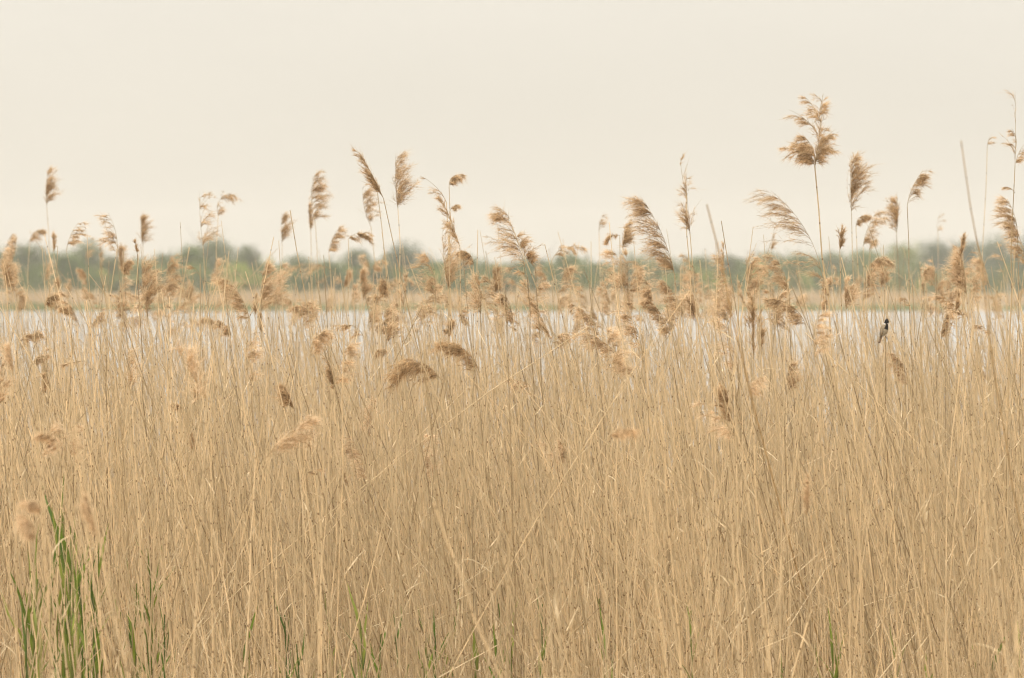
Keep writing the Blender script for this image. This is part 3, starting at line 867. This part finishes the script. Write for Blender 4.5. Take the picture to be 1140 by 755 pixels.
def shoot(px, py, d, big, label, group):
    top = at(px, py, d)
    foot = np.array([top[0] + rng.normal(.01, .03), d, 0.0])
    root = empty('reed_shoot', foot)
    K = 8
    P = cane_line(foot, top - np.array([0, 0, .25 * big]), rng.normal(0, .01), K, .002)
    g_ = GREENS[int(rng.integers(0, 4))]
    mb = MB(); V, q, c = tubes(P[None], np.linspace(.005, .003, K)[None], np.broadcast_to(g_ * .9, (1, K, 3)), 5)
    mb.add(V, q, c); mb.build('stem', [M_GREEN], root, foot, True)
    nl = int(rng.integers(3, 6))
    for k in range(nl):
        t = .3 + .7 * (k + .5) / nl
        i = min(K - 1, int(t * (K - 1)))
        sgn = 1 if k % 2 else -1
        dirv = (sgn * rng.uniform(.06, .3), rng.normal(0, .12), 1.0)
        lm_ = MB()
        dry_leaf(lm_, P[i], dirv, rng.uniform(.22, .42) * big, rng.uniform(.010, .019) * (.7 + .3 * big), g_ * rng.uniform(.8, 1.25), .12)
        lm_.build('leaf', [M_GREEN], root, foot)
    tag(root, label, 'reed shoot', group)


CL = [(67,530,13.0,1.35), (74,548,12.9,1.3), (70,562,13.1,1.3), (79,560,12.8,1.2), (31,600,12.9,1.2), (38,618,12.8,1.1), (34,645,12.7,1), (88,585,12.9,1.2), (72,600,12.7,1.2), (97,612,13.0,1.1),
      (27,640,12.9,1), (60,625,12.8,1), (84,630,12.7,1), (101,645,12.9,1), (37,680,12.6,.9), (75,670,12.6,1), (92,680,12.7,1), (53,590,13,1.1), (106,590,13.2,.9), (25,690,12.6,.9), (66,575,13.1,1.2), (82,610,13,1.1)]
for (x, y, d, b) in CL:
    shoot(x + 4, y - 36, d + 1.0, b, 'tall green reed shoot in the clump among dry stems at lower left', 'green shoots in the lower left clump')
for (x, y, d, b) in [(164,556,13.2,1), (152,600,13.0,.9), (160,632,12.9,.9), (150,655,13.1,.8), (183,640,13.0,.8), (167,590,13.2,.9)]:
    shoot(x, y, d + 1.3, b, 'green reed shoot in the small patch right of the lower left clump', 'green shoots right of the lower left clump')
low = 0
while low < 40:
    x = float(rng.uniform(100, 1140))
    y = float(rng.uniform(625, 735))
    zone = 'left of' if x < 420 else ('around' if x < 720 else 'right of')
    d = float(rng.uniform(13.8, 15.6))
    shoot(x, y, d, rng.uniform(.55, .85), f'small green shoot between dry stems {zone} the fallen broken cane', f'low green shoots {zone} the fallen cane')
    low += 1

# ------------------------------------------------------------------ the bird
def bird():
    D0 = 15.93
    def Q(px, py, dy=0.0):
        p = at(px, py, D0); p[1] += dy; return p
    foot = Q(985.2, 374.5)
    root = empty('bird', foot)
    # spine from the rump to the head: pixel x, y, half width across the view (px), half depth (px)
    sec = [(980.6, 376.0, .7, .8), (981.2, 374.2, 1.7, 1.7), (982.5, 371.6, 3.5, 3.3), (983.8, 368.6, 4.7, 4.1), (984.8, 365.4, 4.7, 4.1), (985.8, 362.6, 3.6, 3.4),
           (986.3, 360.6, 2.4, 2.4), (987.0, 359.0, 2.3, 2.3), (987.5, 357.4, 2.45, 2.4), (987.8, 355.9, 1.9, 1.9), (988.0, 354.9, .9, 1.0), (988.05, 354.6, .15, .2)]
    sec = np.array(sec); S = D0 / FPX
    tt = np.linspace(0, len(sec) - 1, 44)
    A = np.stack([np.interp(tt, np.arange(len(sec)), sec[:, k]) for k in range(4)], 1)
    ker = np.array([.25, .5, .25])
    for k in range(4):
        A[1:-1, k] = np.convolve(A[:, k], ker, 'valid')
    cen = np.array([Q(a[0], a[1]) for a in A])
    T = norm(np.gradient(cen, axis=0))
    ns = 24
    V = []; Cc = []
    grey = np.array([.29, .255, .19]); black = np.array([.012, .011, .011]); white = np.array([.78, .76, .72]); rufous = np.array([.19, .15, .10])
    for k in range(len(cen)):
        ax = np.array([T[k][2], 0, -T[k][0]])        # points to the breast side (right)
        ay = np.array([0, 1.0, 0])
        for j in range(ns):
            th = 2 * PI * j / ns
            front, dep = math.cos(th), math.sin(th)
            V.append(cen[k] + ax * front * A[k, 2] * S + ay * dep * A[k, 3] * S)
            py = A[k, 1]
            c = grey
            if front < -.25:                          # streaked back
                c = rufous * (1.3 if (j + k // 3) % 3 == 0 else .75)
            if py < 360.7: c = black                  # hood
            if 360.6 <= py < 361.4 and front < -.3: c = white * .5    # collar
            if front > -.05 and py < 366.2 and py >= 359 and dep < .5 and front < .8: c = black   # bib
            if 359.4 < py < 360.3 and .5 < front < .8 and dep < -.55: c = white * .6         # whisker stripe
            if front > .3 and py > 372: c = white * .45
            Cc.append([*c, 1])
    V = np.array(V); Cc = np.array(Cc)
    q = np.array([[k * ns + j, k * ns + (j + 1) % ns, (k + 1) * ns + (j + 1) % ns, (k + 1) * ns + j] for k in range(len(cen) - 1) for j in range(ns)])
    mb = MB(); mb.add(V, q, Cc)
    capa = np.array([list(range(ns))]); capb = np.array([[(len(cen) - 1) * ns + j for j in range(ns - 1, -1, -1)]])
    mb.add(V[:0], capa - mb.n, Cc[:0]); mb.add(V[:0], capb - mb.n, Cc[:0])
    mb.build('body', [M_FEATHER], root, foot, True)
    # folded wings
    for dy in (-1, 1):
        wm_ = MB(); pts = []
        for (px, py, hw_) in [(984.3, 362.6, .4), (983.6, 364.8, 1.7), (982.4, 367.6, 2.1), (981.2, 370.6, 1.8), (980.3, 373.4, 1.1), (979.7, 376.4, .25)]:
            c0 = Q(px, py, dy * (3.3 if py < 371 else 2.2) * S)
            pts.append([c0 + np.array([-hw_ * S, -dy * .9 * S, 0]), c0 + np.array([0, dy * .5 * S, 0]), c0 + np.array([hw_ * S, -dy * .5 * S, 0])])
        Vw = np.array(pts).reshape(-1, 3)
        qw = np.array([[i * 3 + j, i * 3 + j + 1, (i + 1) * 3 + j + 1, (i + 1) * 3 + j] for i in range(5) for j in (0, 1)])
        cw = np.ones((len(Vw), 4))
        for i in range(len(Vw)):
            cw[i, :3] = (rufous * 1.3 if i % 3 == 1 else np.array([.09, .07, .05])) if i // 3 % 2 else rufous
        wm_.add(Vw, qw, cw)
        o = wm_.build('wing', [M_FEATHER], root, foot, True)
        md = o.modifiers.new('thickness', 'SOLIDIFY'); md.thickness = .002
    # tail
    tm_ = MB(); pts = []
    for (px, py, hw_) in [(981.3, 373.6, 1.1), (980.6, 376.5, 1.2), (979.7, 379.2, 1.3), (978.9, 382.3, 1.3)]:
        c0 = Q(px, py)
        pts.append([c0 + np.array([-hw_ * S * .8, .006, 0]), c0 + np.array([hw_ * S * .8, -.006, .001])])
    Vt = np.array(pts).reshape(-1, 3)
    ct = np.ones((len(Vt), 4)); ct[:, :3] = (.17, .12, .075)
    tm_.add(Vt, np.array([[i * 2, i * 2 + 1, i * 2 + 3, i * 2 + 2] for i in range(3)]), ct)
    o = tm_.build('tail', [M_FEATHER], root, foot)
    md = o.modifiers.new('thickness', 'SOLIDIFY'); md.thickness = .003
    # beak, eyes, legs with gripping toes
    bk = MB(); b0, b1 = Q(989.4, 357.9, -.004), Q(991.6, 358.4, -.007)
    bk.add(*tubes(np.stack([b0, (b0 * .6 + b1 * .4), b1])[None], np.array([[.0042, .0030, .0004]]), np.full((1, 3, 3), .03), 8))
    bk.build('beak', [M_FEATHER], root, foot, True)
    for dy in (-1, 1):
        em = MB(); c0 = Q(988.4, 357.1, dy * 2.15 * S)
        em.add(*tubes(np.stack([c0 + np.array([0, -dy * .001, 0]), c0, c0 + np.array([0, dy * .0012, 0])])[None], np.array([[.0016, .0016, .0003]]), np.full((1, 3, 3), .02), 8))
        em.build('eye', [M_FEATHER], root, foot, True)
        lg = MB()
        k0, k1, k2 = Q(984.0, 371.6, dy * .006), Q(985.6, 373.8, dy * .005), Q(986.3, 375.6, dy * .0035)
        lg.add(*tubes(np.stack([k0, k1, k2])[None], np.array([[.0022, .0012, .0010]]), np.full((1, 3, 3), .06), 6))
        for a in (-.6, .2, .9, 3.0):
            e0 = k2 + np.array([math.cos(a) * .006, -dy * .001 + math.sin(a) * .004, -.003])
            lg.add(*tubes(np.stack([k2, e0, e0 + np.array([0, 0, -.004])])[None], np.array([[.0009, .0008, .0005]]), np.full((1, 3, 3), .06), 5))
        lg.build('leg', [M_FEATHER], root, foot, True)
    tag(root, 'small bird with black head and bib perched on a dark cane', 'bird')


bird()

# ------------------------------------------------------------------ far bank: reed belt, green margin, wood
def far_belt():
    mb = MB()
    n = 26000
    x = rng.uniform(-150, 150, n); y = 301 + rng.random(n) ** 1.3 * 26
    H = rng.uniform(1.15, 1.95, n) * (1 + .13 * np.sin(x * .21) + .10 * np.sin(x * .63 + 1) + .07 * np.sin(x * 1.7))
    P = np.stack([x, y, np.array([ground_z(0, yy) for yy in y])], 1)
    D = np.stack([rng.normal(0, .09, n), rng.normal(0, .09, n), np.ones(n)], 1)
    k = rng.random((n, 1))
    c = (np.array([.47, .375, .25]) * k + np.array([.39, .30, .19]) * (1 - k)) * rng.uniform(.85, 1.12, (n, 1))
    mb.add(*slivers(P, D, H, rng.uniform(.05, .13, n), c, perp=np.tile([0., 1., 0.], (n, 1)) + rng.normal(0, .5, (n, 3))))
    return mb


tag(far_belt().build('far_reeds', [M_FAR]), 'belt of tan reeds along the far bank of the lake', 'reeds', kind='stuff')


def far_margin():
    mb = MB()
    n = 30000
    x = rng.uniform(-150, 150, n); y = 298.2 + rng.random(n) * 3.5
    px = 570 + x / 300 * FPX
    dens = .30 + .7 * np.exp(-((px - 200) / 150) ** 2) + .25 * np.sin(px * .045) + .2 * np.sin(px * .013 + 2)
    keep = rng.random(n) < dens
    x, y, px = x[keep], y[keep], px[keep]; n = len(x)
    H = rng.uniform(.5, 1.05, n) * (.8 + .35 * np.clip(dens[keep], 0, 1))
    P = np.stack([x, y, np.full(n, -.12)], 1)
    D = np.stack([rng.normal(0, .25, n), rng.normal(0, .2, n), np.ones(n)], 1)
    k = rng.random((n, 1))
    c = (np.array([.10, .15, .045]) * k + np.array([.19, .21, .09]) * (1 - k)) * rng.uniform(.8, 1.2, (n, 1))
    mb.add(*slivers(P, D, H, rng.uniform(.06, .14, n), c, perp=np.tile([0., 1., 0.], (n, 1)) + rng.normal(0, .6, (n, 3))))
    return mb


tag(far_margin().build('bank_sedge', [M_GREEN]), 'green sedge growing along the far waterline', 'sedge', kind='stuff')


def crown_pts(cx, cy, z0, z1, w_, n, lobes):
    """Leaf clumps through the volume of an uneven crown."""
    out = []
    for k in range(lobes):
        t = (k + .5) / lobes
        a = rng.uniform(0, 2 * PI)
        rr = w_ * .5 * rng.uniform(.15, .75) * math.sin(PI * min(.97, max(.12, .15 + t * .85)))
        c = np.array([cx + math.cos(a) * rr, cy + math.sin(a) * rr, z0 + (z1 - z0) * (.12 + .74 * t)])
        s = np.array([w_ * .24, w_ * .24, (z1 - z0) * .19]) * rng.uniform(.65, 1.25)
        m = n // lobes
        q = norm(rng.normal(size=(m, 3))) * (rng.random((m, 1)) ** .5) * np.where(rng.random((m, 1)) < .22, rng.uniform(1, 1.55, (m, 1)), 1)
        out.append(c[None] + q * s[None])
    return np.concatenate(out)


TREEHUE = {'green': np.array([.092, .128, .033]), 'pale': np.array([.185, .215, .055]), 'grey': np.array([.092, .115, .046]), 'olive': np.array([.13, .142, .048]), 'dark': np.array([.056, .086, .031])}


def tree(px, topy, wpx, d, hue, label):
    base = at(px, HORIZON, d); top = at(px, topy, d)
    z0 = ground_z(0, d)
    h = top[2] - z0; w_ = 1.4 * wpx / FPX * d
    root = empty('tree', (base[0], d, z0))
    tb = MB()
    org = np.array([base[0], d, z0])
    K = 6
    P = cane_line(org, org + np.array([rng.normal(0, .3), rng.normal(0, .3), h * .8]), rng.normal(0, .15), K, .05)
    bark = np.array([.11, .09, .07])
    tb.add(*tubes(P[None], np.linspace(.02 * h + .04, .03, K)[None], np.broadcast_to(bark, (1, K, 3)), 7))
    for _ in range(9):
        i = int(rng.integers(1, 5)); a = rng.uniform(0, 2 * PI); ln = w_ * rng.uniform(.25, .45)
        Q = np.stack([P[i], P[i] + np.array([math.cos(a) * ln * .5, math.sin(a) * ln * .5, ln * .4]), P[i] + np.array([math.cos(a) * ln, math.sin(a) * ln, ln * rng.uniform(.7, 1.2)])])
        tb.add(*tubes(Q[None], np.array([[.008 * h + .02, .005 * h + .01, .012]]), np.broadcast_to(bark, (1, 3, 3)), 5))
    tb.build('trunk', [M_BARK], root, org, True)
    n = int(1500 + 90 * w_ * h)
    n = min(n, 7000)
    pts = crown_pts(base[0], d, z0 + h * .10, z0 + h, w_, n, max(9, int(w_ * 2.2)))
    n = len(pts)
    cl = TREEHUE[hue] * rng.uniform(.75, 1.2)
    c = cl[None] * rng.uniform(.7, 1.35, (n, 1))
    D = rng.normal(size=(n, 3)); 
    cm_ = MB()
    cm_.add(*slivers(pts, D, rng.uniform(.18, .42, n), rng.uniform(.10, .24, n), c))
    cm_.build('crown', [M_CROWN], root, org)
    tag(root, label, 'tree', 'trees along the far bank')


TREES = [
 (-8,276,60,345,'green','green tree at the left edge of the far bank'),
 (32,270,64,360,'grey','rounded grey-green tree left of the lone tall brush plume'),
 (72,280,52,340,'green','low green bush-like tree behind the lone tall brush plume stem'),
 (97,268,44,380,'grey','tall narrow hazy tree just right of the lone tall brush plume'),
 (122,284,52,345,'olive','low olive tree between the lone brush plume and the tufted brown plume'),
 (158,289,56,335,'olive','low olive tree behind the tufted brown brush plume'),
 (186,281,48,370,'grey','hazy grey tree behind the pale plume left of the four-tufted reed'),
 (213,272,40,350,'green','green tree directly behind the thin four-tufted reed'),
 (239,263,56,365,'grey','tallest dome-shaped tree of the left bank, right of the four-tufted reed'),
 (276,273,32,385,'grey','rounded hazy tree standing apart above the big left-blown fan'),
 (262,292,50,335,'pale','pale yellow-green bush on the bank above the big left-blown fan'),
 (305,293,48,350,'green','low green tree behind the broad fluffy pale plume'),
 (334,284,44,365,'grey','grey tree below the large right-blown skyline plume'),
 (364,290,50,340,'green','green tree below the slim right-blown plume'),
 (398,276,42,372,'grey','grey tree rising behind the arched plume'),
 (424,292,46,345,'olive','olive tree behind the slanting cane of the dark spike'),
 (452,270,52,388,'dark','dark rounded tree under the golden combed plume'),
 (484,290,46,350,'green','green tree behind the tall soft pale plume, left side'),
 (519,284,52,372,'grey','grey tree behind the bare broken upright cane'),
 (553,294,52,345,'green','low green tree behind the flared brush plume'),
 (592,287,56,360,'dark','dark green tree right behind the ragged open plume'),
 (632,281,50,352,'green','rounded green tree just right of the ragged open plume'),
 (668,292,48,375,'grey','low grey tree under the wispy skyline plume'),
 (702,290,54,350,'dark','dark low tree under the rounded brown plume'),
 (742,291,50,380,'grey','hazy tree behind the big feathery left-blown plume'),
 (778,285,54,400,'grey','hazy grey tree right of the sparse upright seed head'),
 (815,284,56,410,'grey','hazy grey tree behind the thick leaning broken cane'),
 (800,300,60,350,'olive','low olive bush in front of hazy trees by the leaning cane'),
 (856,279,54,420,'grey','hazy tree behind the long curved plume tip'),
 (890,281,54,400,'green','green tree behind the long curved left-blown plume'),
 (926,280,54,430,'grey','hazy tree behind the tallest reed cane'),
 (962,276,56,420,'green','green tree below the dense brown brush plume'),
 (1003,270,58,430,'pale','pale yellow-green rounded tree above the perched bird'),
 (1040,266,62,450,'dark','dark tree left of the fat pale plume in the right wood'),
 (1078,265,62,460,'dark','dark tree behind the fat pale plume'),
 (1112,262,56,450,'dark','dark tree between the fat pale plume and the right edge'),
 (1150,262,56,440,'dark','dark tree at the right edge of the wood'),
 (1062,296,56,380,'green','lower green tree in front of the dark right wood'),
 (970,297,54,370,'olive','low olive bush in front of the trees by the bird'),
]
for T_ in TREES:
    tree(*T_)
for x in (-60, -110, 1200, 1255):
    tree(x, 272, 60, 380, 'green', 'green tree of the far bank beyond the %s edge of view' % ('left' if x < 0 else 'right'))


def underwood():
    mb = MB()
    row = [(x, rng.uniform(332, 350) if x < 860 else rng.uniform(350, 400), rng.uniform(283, 306)) for x in np.arange(-40, 1190, 9.0)]
    row += [(x, rng.uniform(400, 425) if x < 860 else rng.uniform(470, 500), (286 if x < 860 else 276) + 5 * math.sin(x * .023) + rng.normal(0, 3.5)) for x in np.arange(-60, 1210, 10.0)]
    for x, d, ty in row:
        top = at(x, ty, d)
        w_ = rng.uniform(3.0, 5.5)
        pts = crown_pts(top[0], d, .2, top[2], w_, 900, 6)
        hue = TREEHUE[str(rng.choice(['green', 'pale', 'grey', 'olive', 'dark'], p=[.3, .22, .2, .2, .08]))]
        n = len(pts)
        c = hue[None] * rng.uniform(.75, 1.3, (n, 1))
        mb.add(*slivers(pts, rng.normal(size=(n, 3)), rng.uniform(.16, .38, n), rng.uniform(.09, .2, n), c))
    return mb


tag(underwood().build('underwood', [M_CROWN]), 'scrub and undergrowth massed under the far trees', 'undergrowth', kind='stuff')

# ------------------------------------------------------------------ render settings
sc.render.engine = 'CYCLES'
sc.view_settings.view_transform = 'Standard'
sc.view_settings.look = 'None'
sc.view_settings.gamma = 1
sc.view_settings.use_curve_mapping = False
sc.view_settings.exposure = 0.5
sc.cycles.max_bounces = 10
sc.cycles.diffuse_bounces = 5
sc.cycles.transmission_bounces = 6
sc.cycles.volume_bounces = 0
sc.cycles.use_denoising = True
sc.cycles.denoiser = 'OPENIMAGEDENOISE'
sc.cycles.denoising_input_passes = 'RGB_ALBEDO_NORMAL'
sc.cycles.denoising_prefilter = 'ACCURATE'
sc.cycles.pixel_filter_type = 'BLACKMAN_HARRIS'
sc.cycles.filter_width = 1.15
